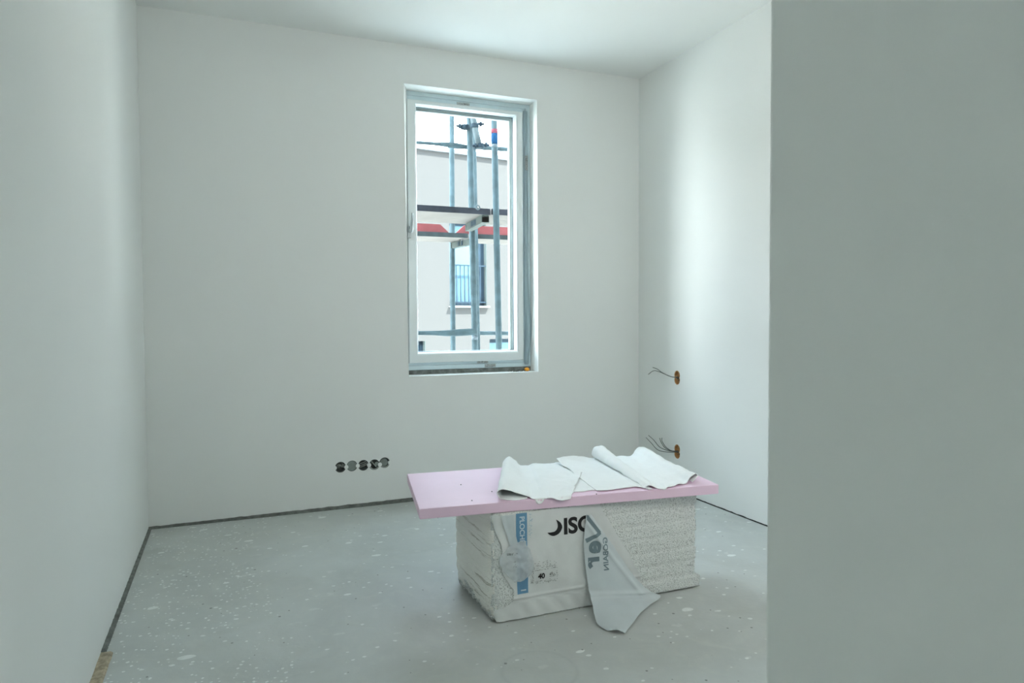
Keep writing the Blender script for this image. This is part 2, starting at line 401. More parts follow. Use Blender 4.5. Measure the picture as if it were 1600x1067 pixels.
# window wall with the reveal (slightly splayed at its left side) and five round socket recesses
c1 = bmesh.new()
add_hexa(c1, [(1.052, 4.30, .8008), (1.957, 4.30, .8008), (1.9546, 4.44, .8008), (1.083, 4.44, .8008), (1.037, 4.30, 2.640), (1.953, 4.30, 2.640), (1.9546, 4.44, 2.640), (1.089, 4.44, 2.640)])
c2 = box(1.03, 1.975, 4.4395, 4.75, 0.795, 2.66)
cuts = [c1, c2] + [cyl((x, YW, z), 'y', 0.0335, -0.02, 0.045) for x, z in zip(WX, WZ)]
struct('wall_back', cut(box(XL-0.3, 4.9, YW, YW+0.40, 0.0, H), cuts), M['wall'])
# right wall with the two double socket recesses
RB_ = [(3.841, 0.7745), (3.841, 0.7505), (3.838, 0.281), (3.838, 0.257)]
RBS = [(3.841, 0.778), (3.841, 0.752), (3.838, 0.286), (3.838, 0.257)]
cuts = [cyl((XR, y, z), 'x', 0.031, -0.02, 0.045) for y, z in ((3.841, 0.782), (3.841, 0.750), (3.838, 0.288), (3.838, 0.254))]
struct('wall_right', cut(box(XR, XR+0.25, 0.40, YW-0.001, 0.0, H), cuts), M['wall'])
struct('wall_left', box(XL-0.3, XL, -4.0, YW-0.001, 0.0, H), M['wall'])
# partition beside the camera: its end face is what the photo shows at the right
struct('wall_front', box(0.620, XR-0.001, 0.22, 0.675, 0.0, H, 0.004), M['wall'])
struct('floor', box(XL-0.3, 4.9, -4.3, YW+0.39, -0.25, 0.0), M['floor'])
struct('ceiling', box(XL-0.3, 4.9, -4.3, YW+0.39, H, H+0.3), M['ceil'])
# open-plan space behind the camera with a tall opening added to let in fill light
struct('wall_side', box(4.6, 4.9, -4.0, 0.4, 0.0, H), M['wall'])
struct('wall_rear', cut(box(XL-0.3, 4.9, -4.3, -4.0, 0.0, H), [box(3.5, 4.1, -4.5, -3.8, 0.1, 2.2)]), M['wall'])

# rough unplastered strip at the foot of the window wall and the left wall
def rough_strip(name, p0, p1, nrm, h0, h1, t, m, seed):
    p0, p1, nrm = Vector(p0), Vector(p1), Vector(nrm); n = 160; bm = bmesh.new(); rows = []
    for i in range(n+1):
        s = i/n; p = p0.lerp(p1, s)
        h = h0+(h1-h0)*s + 0.004*noise.noise(Vector((s*60, seed, 0))) + 0.003*noise.noise(Vector((s*190, seed, 4)))
        k = t + 0.0015*noise.noise(Vector((s*120, seed, 9)))
        rows.append([bm.verts.new(q) for q in (p, p+nrm*(k*1.25), p+nrm*k+Vector((0, 0, h*0.9)), p+Vector((0, 0, h)))])
    for a, b in zip(rows, rows[1:]):
        for j in range(4): bm.faces.new((a[j], a[(j+1) % 4], b[(j+1) % 4], b[j]))
    bm.faces.new(rows[0]); bm.faces.new(rows[-1][::-1])
    return struct(name, bm, m)
rough_strip('trim_1', (XL, YW, 0), (XR, YW, 0), (0, -1, 0), 0.014, 0.036, 0.005, M['screed_edge'], 1.0)
rough_strip('trim_2', (XL, YW, 0), (XL, 2.75, 0), (1, 0, 0), 0.010, 0.012, 0.012, M['screed_edge'], 2.0)
rough_strip('trim_3', (XL, 2.75, 0), (XL, -4.0, 0), (1, 0, 0), 0.008, 0.008, 0.030, M['tan_strip'], 3.0)
rough_strip('trim_4', (XR, YW, 0), (XR, 0.70, 0), (-1, 0, 0), 0.007, 0.007, 0.002, M['dark_gap'], 4.0)

# ------------------------------------------------------------------ window_1
def ring_bm(x0, x1, z0, z1, wx, wz0, wz1, y0, y1, bevel=0.0, wl=None):
    """mitred rectangular frame; front face at y0"""
    wl = wl or wx
    bm = bmesh.new()
    O = [(x0, z0), (x1, z0), (x1, z1), (x0, z1)]; I = [(x0+wl, z0+wz0), (x1-wx, z0+wz0), (x1-wx, z1-wz1), (x0+wl, z1-wz1)]
    b = bevel
    Ob = [(x0+b, z0+b), (x1-b, z0+b), (x1-b, z1-b), (x0+b, z1-b)]
    Ib = [(x0+wl-b, z0+wz0-b), (x1-wx+b, z0+wz0-b), (x1-wx+b, z1-wz1+b), (x0+wl-b, z1-wz1+b)]
    loops = [[bm.verts.new((p[0], y, p[1])) for p in L] for L, y in ((O, y1), (O, y0+b), (Ob, y0), (Ib, y0), (I, y0+b), (I, y1))]
    for a, c in zip(loops, loops[1:]+loops[:1]):
        for k in range(4):
            bm.faces.new((a[k], a[(k+1) % 4], c[(k+1) % 4], c[k]))
    return bm

win = empty('window_1', (1.5, 4.44, 0.80)); win['kind'] = 'structure'
obj('window_frame', ring_bm(1.035, 1.957, 0.828, 2.642, 0.08, 0.072, 0.075, 4.440, 4.52, 0.006, 0.075), M['foil_frame'], win)
obj('frame_lip', ring_bm(1.040, 1.955, 0.830, 2.640, 0.035, 0.030, 0.028, 4.430, 4.4415, 0.003, 0.03), M['foil_frame'], win)
sash = obj('window_sash', ring_bm(1.086, 1.897, 0.877, 2.584, 0.046, 0.058, 0.022, 4.420, 4.505, 0.005, 0.054), M['pvc'], win)
# glazing bead: sloped inner ring
bead = bmesh.new()
bx = [(1.139, 1.852, 0.934, 2.563)]
def bead_bm():
    bm = bmesh.new()
    o = (1.138, 1.853, 0.933, 2.564)
    def rect(d, y): return [bm.verts.new(p) for p in ((o[0]+d, y, o[2]+d), (o[1]-d, y, o[2]+d), (o[1]-d, y, o[3]-d), (o[0]+d, y, o[3]-d))]
    L = [rect(-0.002, 4.424), rect(0.004, 4.423), rect(0.014, 4.446), rect(0.014, 4.462), rect(-0.002, 4.462)]
    for a, c in zip(L, L[1:]+L[:1]):
        for k in range(4): bm.faces.new((a[k], a[(k+1) % 4], c[(k+1) % 4], c[k]))
    return bm
bead.free()
obj('glazing_bead', bead_bm(), M['pvc'], sash)
obj('gasket', ring_bm(1.149, 1.841, 0.944, 2.552, 0.006, 0.006, 0.006, 4.460, 4.466, 0.0015), M['gasket'], sash)
obj('outer_bead', ring_bm(1.140, 1.851, 0.935, 2.562, 0.030, 0.014, 0.030, 4.486, 4.515, 0.002, 0.012), M['pvc'], sash)
obj('window_pane', box(1.148, 1.842, 4.466, 4.486, 0.942, 2.554), M['glass'], sash)
# handle: rose, neck and upright lever
hd = obj('window_handle', box(1.078, 1.104, 4.408, 4.421, 1.690, 1.765, 0.005), M['handle'], sash)
hb = bmesh.new()
add_tube(hb, [(1.091, 4.41, 1.735), (1.092, 4.372, 1.735)], 0.009, seg=14)
add_tube(hb, [(1.092, 4.366, 1.722), (1.096, 4.366, 1.75), (1.101, 4.366, 1.80), (1.102, 4.368, 1.845)], 0.009, seg=12, radii=[0.010, 0.0095, 0.0085, 0.006])
hl = obj('handle_lever', hb, M['handle'], sash, smooth=True)
# dark sealing tape under the frame
struct_tape = obj('sealing_tape', box(1.04, 1.955, 4.436, 4.51, 0.8005, 0.8285), M['foam_dark'], win)
# loose strip of grey protective foil bulging off the right frame leg
fp = bmesh.new(); rows = []
for i in range(41):
    z = 0.845 + i/40*1.75; s = (z-0.845)
    bul = 0.020*math.exp(-((z-1.10)/0.16)**2)
    rows.append([fp.verts.new((1.905+0.3*bul, 4.428-0.2*bul, z)), fp.verts.new((1.925+0.5*bul, 4.426-bul*0.6, z)), fp.verts.new((1.938+bul*0.75, 4.430-bul*0.9, z))])
for a, b in zip(rows, rows[1:]):
    for j in range(2): fp.faces.new((a[j], a[j+1], b[j+1], b[j]))
bmesh.ops.solidify(fp, geom=list(fp.faces), thickness=0.0015)
obj('protective_foil', fp, M['foil_frame'], win, smooth=True)
# small printed stickers on the frame: speckled patches made of little dashes
def dashes(x0, x1, z0, z1, y, n, seed, thick=0.0012, lmin=0.003, lmax=0.009, vertical=False):
    rnd = random.Random(seed); bm = bmesh.new()
    for _ in range(n):
        a, b = rnd.uniform(x0, x1), rnd.uniform(z0, z1); l = rnd.uniform(lmin, lmax); t = thick*rnd.uniform(0.7, 1.6)
        if vertical: add_box(bm, a, a+t, y, y+0.0006, b, b+l)
        else: add_box(bm, a, a+l, y, y+0.0006, b, b+t)
    return bm
M['sticker'] = mat('sticker', (0.34, 0.37, 0.37), 0.6, 0.25, 120)
for (a, b, c, d, y, s) in ((1.425, 1.515, 2.565, 2.602, 4.4285, 3), (1.555, 1.635, 0.862, 0.895, 4.4285, 4), (1.61, 1.69, 0.833, 0.855, 4.4285, 5), (1.915, 1.937, 2.19, 2.29, 4.424, 6)):
    st = obj('sticker', box(a, b, y, y+0.001, c, d), M['sticker'], win)
    obj('sticker_print', dashes(a+0.004, b-0.012, c+0.003, d-0.004, y-0.0008, 16, s), M['black_ink'], st)

# orange plug and debris on the inner sill
pl = bmesh.new(); bmesh.ops.create_uvsphere(pl, u_segments=16, v_segments=10, radius=0.015)
for v in pl.verts:
    v.co = Vector((v.co.x*1.25, v.co.y, v.co.z*0.85)) + Vector((0, 0, 0.0)) + v.co.normalized()*0.002*noise.noise(v.co*160)
for v in pl.verts: v.co += Vector((1.905, 4.385, 0.8135))
for v in pl.verts: v.co.z = max(v.co.z, 0.8012)
op = obj('foam_crumb', pl, M['orange'], smooth=True)
tag(op, 'small orange foam crumb in the right corner of the window sill', 'debris')
db = bmesh.new(); rnd = random.Random(5)
for _ in range(46):
    x, y = rnd.gauss(1.83, 0.028), rnd.uniform(4.36, 4.425); r = rnd.uniform(0.001, 0.0035)
    mtx = Matrix.Translation((x, y, 0.8012+r*0.5)) @ Matrix.Rotation(rnd.random()*3, 4, 'Z') @ Matrix.Diagonal((rnd.uniform(1, 2.6), 1, 0.6, 1))
    bmesh.ops.create_icosphere(db, subdivisions=1, radius=r, matrix=mtx)
tag(obj('debris', db, M['crumb']), 'dark crumbs of debris scattered on the sill left of the orange crumb', 'debris', kind='stuff')

# ------------------------------------------------------------------ flush boxes in the window wall
def cup(c, axis, r, depth, m_wall, name, lab, cat, grp, inset=0.0):
    """shallow round cup whose mouth is flush with the wall"""
    bm = bmesh.new(); n = 32
    def P(rad, d, k):
        a = 2*math.pi*k/n
        if axis == 'y': return Vector(c) + Vector((math.cos(a)*rad, d, math.sin(a)*rad))
        return Vector(c) + Vector((d, math.cos(a)*rad, math.sin(a)*rad))
    prof = [(r, inset), (r-0.003, inset), (r-0.0035, depth-0.003), (0.0, depth-0.003)]
    out = [(r, inset), (r, depth), (0.0, depth)]
    for pr in (prof, out):
        rings = []
        for rad, d in pr:
            if rad == 0.0: rings.append([bm.verts.new(P(0, d, 0))])
            else: rings.append([bm.verts.new(P(rad, d, k)) for k in range(n)])
        for a, b in zip(rings, rings[1:]):
            for k in range(n):
                if len(b) == 1: bm.faces.new((a[k], a[(k+1) % n], b[0]))
                else: bm.faces.new((a[k], a[(k+1) % n], b[(k+1) % n], b[k]))
    bmesh.ops.remove_doubles(bm, verts=bm.verts, dist=1e-5)
    e = empty(name, c)
    obj('box_shell', bm, m_wall, e)
    tag(e, lab, cat, grp)
    return e

def curl(rng, c, r, n=3):
    pts = []
    for i in range(5):
        a = rng.uniform(0, 6.28); q = rng.uniform(0.3, 0.95)*r
        pts.append(Vector(c)+Vector((math.cos(a)*q, rng.uniform(0.006, 0.024), math.sin(a)*q)))
    return crspline(pts, 20)

labs = ['round socket box full of tangled pale wires, leftmost of the row of five',
        'round socket box closed by a grey cover, second from left of the five',
        'dark open socket box with two slanting pale wires, middle of the row of five',
        'open socket box, half black with a pale lower rim, second from right of five',
        'round flush socket box with a smooth grey disc inside, rightmost of the row of five']
rg = random.Random(12)
for i, (x, z) in enumerate(zip(WX, WZ)):
    c = (x, YW, z)
    e = cup(c, 'y', 0.0333, 0.042, M['box_grey'], 'socket_box', labs[i], 'socket box', 'row of five socket boxes low on the window wall', 0.0012)
    # plaster bridging lugs left and right (the waist between neighbouring boxes)
    for s in ((-1, 1) if i == 0 else (1,)):   # neighbours share the bridge between them
        lug = bmesh.new()
        add_tube(lug, [(x+s*0.0352, YW-0.0022, z-0.002), (x+s*0.0352, YW+0.012, z-0.002)], 0.0125, seg=20)
        obj('plaster_lug', lug, M['wall'], e)
    if i == 0:
        for k in range(6):
            obj('wire', tube(curl(rg, c, 0.028), 0.0022, seg=6), M['wire_light'] if k % 2 else M['wire'], e, smooth=True)
    elif i == 1:
        obj('box_cover', cyl((x, YW, z), 'y', 0.0295, 0.004, 0.008), M['box_lid'], e)
    elif i == 2:
        for dz in (-0.006, 0.004, 0.016):
            obj('wire', tube([(x-0.026, YW+0.012, z+dz-0.010), (x, YW+0.007, z+dz), (x+0.026, YW+0.014, z+dz+0.008)], 0.0024, seg=6), M['wire_light'], e, smooth=True)
    elif i == 3:
        obj('cover_segment', tube([(x+0.017, YW+0.005, z+0.004), (x+0.017, YW+0.009, z+0.004)], 0.013, seg=20), M['box_lid'], e)
        obj('wire', tube([(x-0.018, YW+0.008, z+0.022), (x, YW+0.006, z), (x+0.014, YW+0.010, z-0.018)], 0.003, seg=6), M['wire_light'], e, smooth=True)
        pts = [(x+0.029*math.cos(a), YW+0.003, z+0.029*math.sin(a)) for a in [math.radians(195+k*10) for k in range(16)]]
        obj('pale_rim', tube(pts, 0.003, seg=6), M['wire_light'], e, smooth=True)
    else:
        obj('box_cover', cyl((x-0.003, YW, z+0.001), 'y', 0.024, 0.005, 0.009), M['box_lid'], e)
        pts = [(x+0.029*math.cos(a), YW+0.003, z+0.029*math.sin(a)) for a in [math.radians(190+k*10) for k in range(17)]]
        obj('pale_rim', tube(pts, 0.003, seg=6), M['wire_light'], e, smooth=True)

# ------------------------------------------------------------------ double boxes in the right wall, with loose wires
def double_box(y, za, zb, wires, lab, wlabel):
    e = empty('wall_box', (XR, y, (za+zb)/2))
    tag(e, lab, 'socket box', 'double socket boxes on the right wall')
    for z in (za, zb):
        bm = bmesh.new(); n = 28
        prof = [(0.0308, 0.001), (0.0275, 0.001), (0.027, 0.034), (0, 0.034)]; out = [(0.0308, 0.001), (0.0308, 0.042), (0, 0.042)]
        for pr in (prof, out):
            rings = []
            for rad, d in pr:
                rings.append([bm.verts.new((XR+d, y, z))] if rad == 0 else [bm.verts.new((XR+d, y+math.cos(2*math.pi*k/n)*rad, z+math.sin(2*math.pi*k/n)*rad)) for k in range(n)])
            for a, b in zip(rings, rings[1:]):
                for k in range(n):
                    if len(b) == 1: bm.faces.new((a[k], a[(k+1) % n], b[0]))
                    else: bm.faces.new((a[k], a[(k+1) % n], b[(k+1) % n], b[k]))
        bmesh.ops.remove_doubles(bm, verts=bm.verts, dist=1e-5)
        sh = obj('box_shell', bm, M['box_tan'], e)
        obj('box_bottom', cyl((XR, y, z), 'x', 0.0268, 0.020, 0.030), M['box_tan'], sh)
    obj('wire_stub', tube([(XR+0.02, y+0.012, zb+0.014), (XR+0.006, y, zb+0.008), (XR+0.012, y-0.02, zb-0.004)], 0.0035, seg=6), M['box_dark'], e, smooth=True)
    obj('wire_stub', tube([(XR+0.02, y-0.012, zb+0.004), (XR+0.004, y+0.004, zb+0.018), (XR+0.012, y+0.02, zb+0.01)], 0.003, seg=6), M['wire'], e, smooth=True)
    for pts in wires:
        obj('wire', tube(crspline(pts, 24), 0.0024, seg=6), M['wire'], e, smooth=True)
    return e
y = 3.841; X = XR
double_box(y, 0.782, 0.750,
    [[(X+0.01, y, 0.770), (X-0.03, y+0.02, 0.772), (X-0.06, y+0.08, 0.795), (X-0.06, y+0.14, 0.815), (X-0.05, y+0.21, 0.822)],
     [(X+0.01, y+0.004, 0.766), (X-0.03, y+0.03, 0.772), (X-0.07, y+0.10, 0.800), (X-0.07, y+0.17, 0.803), (X-0.06, y+0.25, 0.772)]],
    'tan double socket box with two loose wires, upper one on the right wall', '')
y = 3.838
double_box(y, 0.288, 0.254,
    [[(X+0.01, y, 0.268), (X-0.03, y+0.04, 0.262), (X-0.06, y+0.13, 0.262), (X-0.07, y+0.20, 0.300), (X-0.06, y+0.28, 0.325)],
     [(X+0.01, y, 0.270), (X-0.03, y+0.04, 0.270), (X-0.06, y+0.11, 0.285), (X-0.07, y+0.17, 0.325), (X-0.06, y+0.25, 0.345)],
     [(X+0.01, y, 0.272), (X-0.03, y+0.03, 0.274), (X-0.05, y+0.07, 0.290), (X-0.06, y+0.10, 0.325), (X-0.06, y+0.115, 0.348)],
     [(X+0.01, y, 0.274), (X-0.03, y+0.02, 0.276), (X-0.05, y+0.055, 0.295), (X-0.06, y+0.085, 0.330), (X-0.055, y+0.095, 0.352)]],
    'tan double socket box with four loose wires, lower one on the right wall', '')

# ------------------------------------------------------------------ polystyrene pack
BX0, BX1, BY0, BY1, BH = 0.907, 1.853, 2.444, 2.884, 0.422
RC = 0.046
def corner_pull(x):
    dx = max(0.0, min(RC, x-BX0)); return RC - math.sqrt(max(0.0, RC*RC-(RC-dx)**2))
def eps_block():
    bm = bmesh.new(); nx, ny, nz = 104, 50, 56; cache = {}
    def P(i, j, k):
        key = (i, j, k)
        if key in cache: return cache[key]
        u, v, w_ = i/nx, j/ny, k/nz
        x, y, z = BX0+(BX1-BX0)*u, BY0+(BY1-BY0)*v, BH*w_
        p = Vector((x, y, z)); n = Vector((-1 if i == 0 else (1 if i == nx else 0), -1 if j == 0 else (1 if j == ny else 0), -1 if k == 0 else (1 if k == nz else 0)))
        # sheets: seven boards, each a little shifted
        lay = min(6, int(z/BH*7)); fr = (z/BH*7) % 1.0
        off = [0.006, -0.004, 0.000, -0.002, 0.001, -0.001, 0.002][lay]
        if i == nx: p.x += off*1.1 + 0.004*noise.noise(Vector((lay*3.1, y*9, z*20)))
        if j == 0 and x > 1.45: p.y -= off*0.4 + (0.003 if lay == 0 else 0)
        if (i in (0, nx) or (j == 0 and x > 1.40)) and min(fr, 1-fr) < 0.075: p -= n*(0.005 if i == nx or j == 0 else 0.003)
        if lay == 0 and fr < 0.9 and x > 1.5: p += Vector((0.010 if i == nx else 0, -0.006 if j == 0 else 0, 0))
        # crumbled bottom left edges, chipped corner
        if k > 0 or True:
            q = p*24
            amp = 0.0025 if (j == 0 and i > 5) else 0.004
            d = noise.noise(q)*amp + noise.noise(q*2.7)*amp*0.6
            near_bl = max(0, 1-(z/0.085))
            if i <= 2 or j == ny:
                notch = 1 if 2.66 < y < 2.80 else 0
                d -= near_bl*(0.012+0.030*abs(noise.noise(Vector((3, y*17, 1))))+0.012*notch)
                d -= 0.004*abs(noise.noise(Vector((0, y*40, z*6))))
            if j == 0 and i < 14: d -= near_bl*0.008*(1-i/14)*(1+2*noise.noise(q*2))
            if k < nz: p += Vector((n.x, n.y, 0))*d
            dx_, dy_ = x-BX0, y-BY0
            if j == 0 and dx_ < RC: p.y += corner_pull(x)*0.9
            if i == 0 and dy_ < RC: p.x += (RC - math.sqrt(max(0.0, RC*RC-(RC-dy_)**2)))*0.9
            if i == 0 and (j == ny): p += Vector((0.006, 0, 0))
            if i <= 6 and z < 0.05: p.z += (1-i/7)*(1-z/0.05)*(0.010+0.050*abs(noise.noise(Vector((9, y*19, 2)))))
        cache[key] = bm.verts.new(p); return cache[key]
    for i in range(nx):
        for k in range(nz):
            bm.faces.new((P(i, 0, k), P(i+1, 0, k), P(i+1, 0, k+1), P(i, 0, k+1)))
            bm.faces.new((P(i, ny, k), P(i+1, ny, k), P(i+1, ny, k+1), P(i, ny, k+1)))
    for j in range(ny):
        for k in range(nz):
            bm.faces.new((P(0, j, k), P(0, j+1, k), P(0, j+1, k+1), P(0, j, k+1)))
            bm.faces.new((P(nx, j, k), P(nx, j+1, k), P(nx, j+1, k+1), P(nx, j, k+1)))
    for i in range(nx):
        for j in range(ny):
            bm.faces.new((P(i, j, 0), P(i+1, j, 0), P(i+1, j+1, 0), P(i, j+1, 0)))
            bm.faces.new((P(i, j, nz), P(i+1, j, nz), P(i+1, j+1, nz), P(i, j+1, nz)))
    return bm
pack = empty('polystyrene_pack', (1.38, 2.66, 0.0))
tag(pack, 'pack of white polystyrene sheets in torn printed film, on the floor under the pink board', 'insulation pack')
obj('polystyrene_block', eps_block(), M['eps'], pack, smooth=True)

# printed film over the front: rows (x left, x right, z)
FR = [(0.915, 1.374, 0.418), (0.921, 1.390, 0.385), (0.9294, 1.4126, 0.3488), (0.9526, 1.4547, 0.286), (0.9430, 1.479, 0.247), (0.9547, 1.5158, 0.1921),
      (0.9862, 1.5405, 0.1415), (0.9994, 1.5561, 0.1186), (0.9966, 1.5717, 0.0917), (0.9832, 1.5700, 0.070), (0.925, 1.560, 0.052), (0.922, 1.56, 0.030), (0.928, 1.56, 0.006)]
rows = []
for (a, b, z) in FR:
    rows.append([Vector((a+(b-a)*t, 2.4365 - 0.002*math.sin(t*9+z*30), z)) for t in (0, .12, .25, .38, .5, .62, .75, .88, 1)])
def film_bm():
    bm = loft(rows, 110, 70)
    for v in bm.verts:
        x, z = v.co.x, v.co.z
        # stretched diagonal folds and the welded seam low on the pack
        v.co.y += 0.0022*math.sin((x*1.0+z*0.45)*95 + 3*noise.noise(Vector((x*5, z*5, 1))))*max(0, noise.noise(Vector((x*4, z*3, 7)))+0.2)
        v.co.y += 0.0016*noise.noise(Vector((x*22, z*12, 0)))
        zs = 0.086 + (x-1.0)*0.010
        v.co.y -= 0.004*math.exp(-((z-zs)/0.005)**2)*(x > 0.99)
        if z < 0.07: v.co.y += 0.0035*math.sin((x*1.2+z*1.0)*70)*0.5
        v.co.x += 0.004*noise.noise(Vector((z*40, 3, 0)))*(1 if (x < 1.0) else 0)
        v.co.y = min(v.co.y, 2.4400) + corner_pull(x)*0.88*(x < BX0+RC)
    return bm
tmpb = film_bm(); bmesh.ops.recalc_face_normals(tmpb, faces=tmpb.faces)
film_tree = BVHTree.FromBMesh(tmpb)
film = obj('packing_film', tmpb, M['film'], pack, smooth=True)

def onto(me, tree, off=0.0012, yfrom=2.1):
    """lay a flat print mesh onto the wrinkled film by dropping it along +y"""
    bm = bmesh.new(); bm.from_mesh(me); gone = []
    for v in bm.verts:
        h = tree.ray_cast(Vector((v.co.x, yfrom, v.co.z)), Vector((0, 1, 0)))
        if h[0] is not None: v.co.y = h[0].y - off
        else: gone.append(v)
    bmesh.ops.delete(bm, geom=gone, context='VERTS')   # print stops where the film is torn
    bm.to_mesh(me); bm.free()
    return me

def text_mesh(s, f, size=1.0, weight=0.0):
    """flat text mesh, finely cut; f maps glyph (gx, gy) to world (x, z)"""
    cu = bpy.data.curves.new('t', 'FONT'); cu.body = s; cu.size = size; cu.offset = weight; cu.resolution_u = 6
    o = bpy.data.objects.new('t', cu); col.objects.link(o)
    me = bpy.data.meshes.new_from_object(o.evaluated_get(bpy.context.evaluated_depsgraph_get()))
    bpy.data.objects.remove(o)
    bm = bmesh.new(); bm.from_mesh(me)
    bmesh.ops.triangulate(bm, faces=bm.faces)
    bmesh.ops.subdivide_edges(bm, edges=[e for e in bm.edges if e.calc_length() > 0.012], cuts=2)
    bm.to_mesh(me); bm.free()
    for v in me.vertices:
        x, z = f(v.co.x, v.co.y); v.co = Vector((x, 0, z))
    return me

def grid_mesh(f, nu, nv):
    bm = bmesh.new(); V = [[bm.verts.new((f(i/nu, j/nv)[0], 0, f(i/nu, j/nv)[1])) for j in range(nv+1)] for i in range(nu+1)]
    for i in range(nu):
        for j in range(nv): bm.faces.new((V[i][j], V[i+1][j], V[i+1][j+1], V[i][j+1]))
    me = bpy.data.meshes.new('g'); bm.to_mesh(me); bm.free(); return me

# crescent mark and the letters ISO
CO = [(1.180, .375), (1.199, .361), (1.2068, .341), (1.195, .320), (1.172, .311), (1.154, .316), (1.142, .327)]
CI = [(1.180, .375), (1.1855, .362), (1.1875, .349), (1.184, .338), (1.174, .329), (1.158, .3265), (1.142, .327)]
CO_, CI_ = crspline([(a, b, 0) for a, b in CO], 30), crspline([(a, b, 0) for a, b in CI], 30)
def crescent(u, v):
    k = min(30, int(round(u*30))); p = CO_[k].lerp(CI_[k], v); return p.x, p.y
obj('crescent_mark', onto(grid_mesh(crescent, 30, 6), film_tree), M['black_ink'], film)
obj('lettering', onto(text_mesh('ISO', lambda a, b: (1.211+a*1.06, 0.3135+b*1.0), 0.087, 0.0030), film_tree), M['black_ink'], film)
# blue side band with white lettering reading downwards
obj('blue_band', onto(grid_mesh(lambda u, v: (1.0085+0.046*u+0.006*v, 0.417-0.316*v), 8, 50), film_tree, 0.0010), M['blue_ink'], film)
obj('lettering', onto(text_mesh('PLOCH\u00c9 ST\u0158ECHY', lambda a, b: (1.024+b*1.0+a*0.02, 0.405-a), 0.0285, 0.0006), film_tree, 0.0020), M['white_ink'], film)
obj('lettering', onto(text_mesh('I', lambda a, b: (1.03+b, 0.118-a), 0.03, 0.001), film_tree, 0.0020), M['white_ink'], film)
def small_marks(boxes, seed, m, tree, par, name='small_print'):
    rnd = random.Random(seed); bm = bmesh.new()
    for (x0, x1, z0, z1, n, vert) in boxes:
        for _ in range(n):
            a, b = rnd.uniform(x0, x1), rnd.uniform(z0, z1); l, t = rnd.uniform(0.002, 0.0055), rnd.uniform(0.0009, 0.0018)
            if vert: l, t = t, l
            vs = [bm.verts.new((a+dx*l, 0, b+dz*t)) for dx, dz in ((0, 0), (1, 0), (1, 1), (0, 1))]; bm.faces.new(vs)
    me = bpy.data.meshes.new('p'); bm.to_mesh(me); bm.free()
    return obj(name, onto(me, tree), m, par)
small_marks([(1.062, 1.074, 0.315, 0.412, 46, False)], 8, M['blue_light'], film_tree, film)
rws = [(1.075, 1.185, 0.208, 0.219, 16, False), (1.072, 1.185, 0.190, 0.203, 46, False), (1.072, 1.185, 0.183, 0.185, 28, False), (1.068, 1.082, 0.135, 0.183, 14, True),
       (1.150, 1.172, 0.150, 0.168, 34, False), (1.070, 1.185, 0.130, 0.142, 44, False), (1.176, 1.185, 0.145, 0.18, 8, True)]
small_marks(rws, 9, M['small_ink'], film_tree, film)
obj('lettering', onto(text_mesh('40', lambda a, b: (1.102+a, 0.150+b), 0.028, 0.0012), film_tree), M['black_ink'], film)

# crumpled, half loose piece of film over the blue band
def pxx(px): return 0.9139+(px-770)*0.00277
def pxz(py): return 0.0995+(930-py)*0.00248
CR = [(846, 801, 816), (856, 788, 822), (869, 778, 827), (884, 783, 830), (897, 791, 827), (908, 800, 814)]
rows = [[Vector((pxx(a)+(pxx(b)-pxx(a))*t, 2.428-0.010*math.sin(t*3.1)*math.sin((py-843)/68*3.1), pxz(py))) for t in (0, .33, .66, 1)] for py, a, b in CR]
cb = loft(rows, 30, 36)
for v in cb.verts: v.co.x += 0.006*noise.noise(Vector((v.co.z*70, v.co.x*40, 2))); v.co.z += 0.004*noise.noise(Vector((v.co.x*60, 5, v.co.z*30))); v.co.y += 0.004*noise.noise(v.co*45)+0.002*noise.noise(v.co*110)
ct = BVHTree.FromBMesh(cb)
crf = obj('torn_film', cb, M['film_clear'], pack, smooth=True)
small_marks([(0.965, 1.005, 0.262, 0.272, 26, False)], 14, M['small_ink'], ct, crf)
small_marks([(0.985, 1.000, 0.215, 0.235, 9, True)], 15, M['small_ink'], ct, crf)
# second torn tongue at the upper left of the front
rows = [[Vector((x0+(x1-x0)*t, 2.430+0.002*math.sin(t*5), z)) for t in (0, .33, .66, 1)] for z, x0, x1 in ((0.416, 0.945, 1.0), (0.38, 0.955, 1.0), (0.345, 0.968, 1.004), (0.31, 0.978, 1.012), (0.28, 0.985, 1.02))]
tb = loft(rows, 16, 24, wr=0.0)
for v in tb.verts: v.co.y += 0.002*noise.noise(v.co*60)
obj('torn_film', tb, M['film_flap'], pack, smooth=True)

# the large loose flap that hangs down to the floor: (left xyz, right xyz) per row
FL = [[1.3107, 2.428, 0.3815, 1.3339, 2.428, 0.3789], [1.2976, 2.42, 0.3182, 1.3821, 2.42, 0.3078], [1.2936, 2.418, 0.2677, 1.4225, 2.418, 0.251], [1.2982, 2.416, 0.2032, 1.4723, 2.416, 0.179],
      [1.3035, 2.41, 0.1399, 1.5203, 2.41, 0.1079], [1.3066, 2.4, 0.0888, 1.5818, 2.4, 0.0461], [1.3041, 2.385, 0.069, 1.6311, 2.385, 0.0171], [1.2963, 2.35, 0.0479, 1.5551, 2.35, 0.0085],
      [1.2805, 2.3064, 0.03, 1.471, 2.2898, 0.012], [1.2705, 2.2637, 0.012, 1.3887, 2.2234, 0.008], [1.284, 2.2107, 0.005, 1.3343, 2.1804, 0.004]]
rows = [[Vector(r[:3]).lerp(Vector(r[3:]), t) + Vector((0, -0.006*math.sin(t*math.pi)-0.008*math.sin(t*2.2)*(i > 3), 0.012*math.sin(t*math.pi)*(i > 6))) for t in (0, .2, .4, .6, .8, 1)] for i, r in enumerate(FL)]
fb = loft(rows, 60, 90)
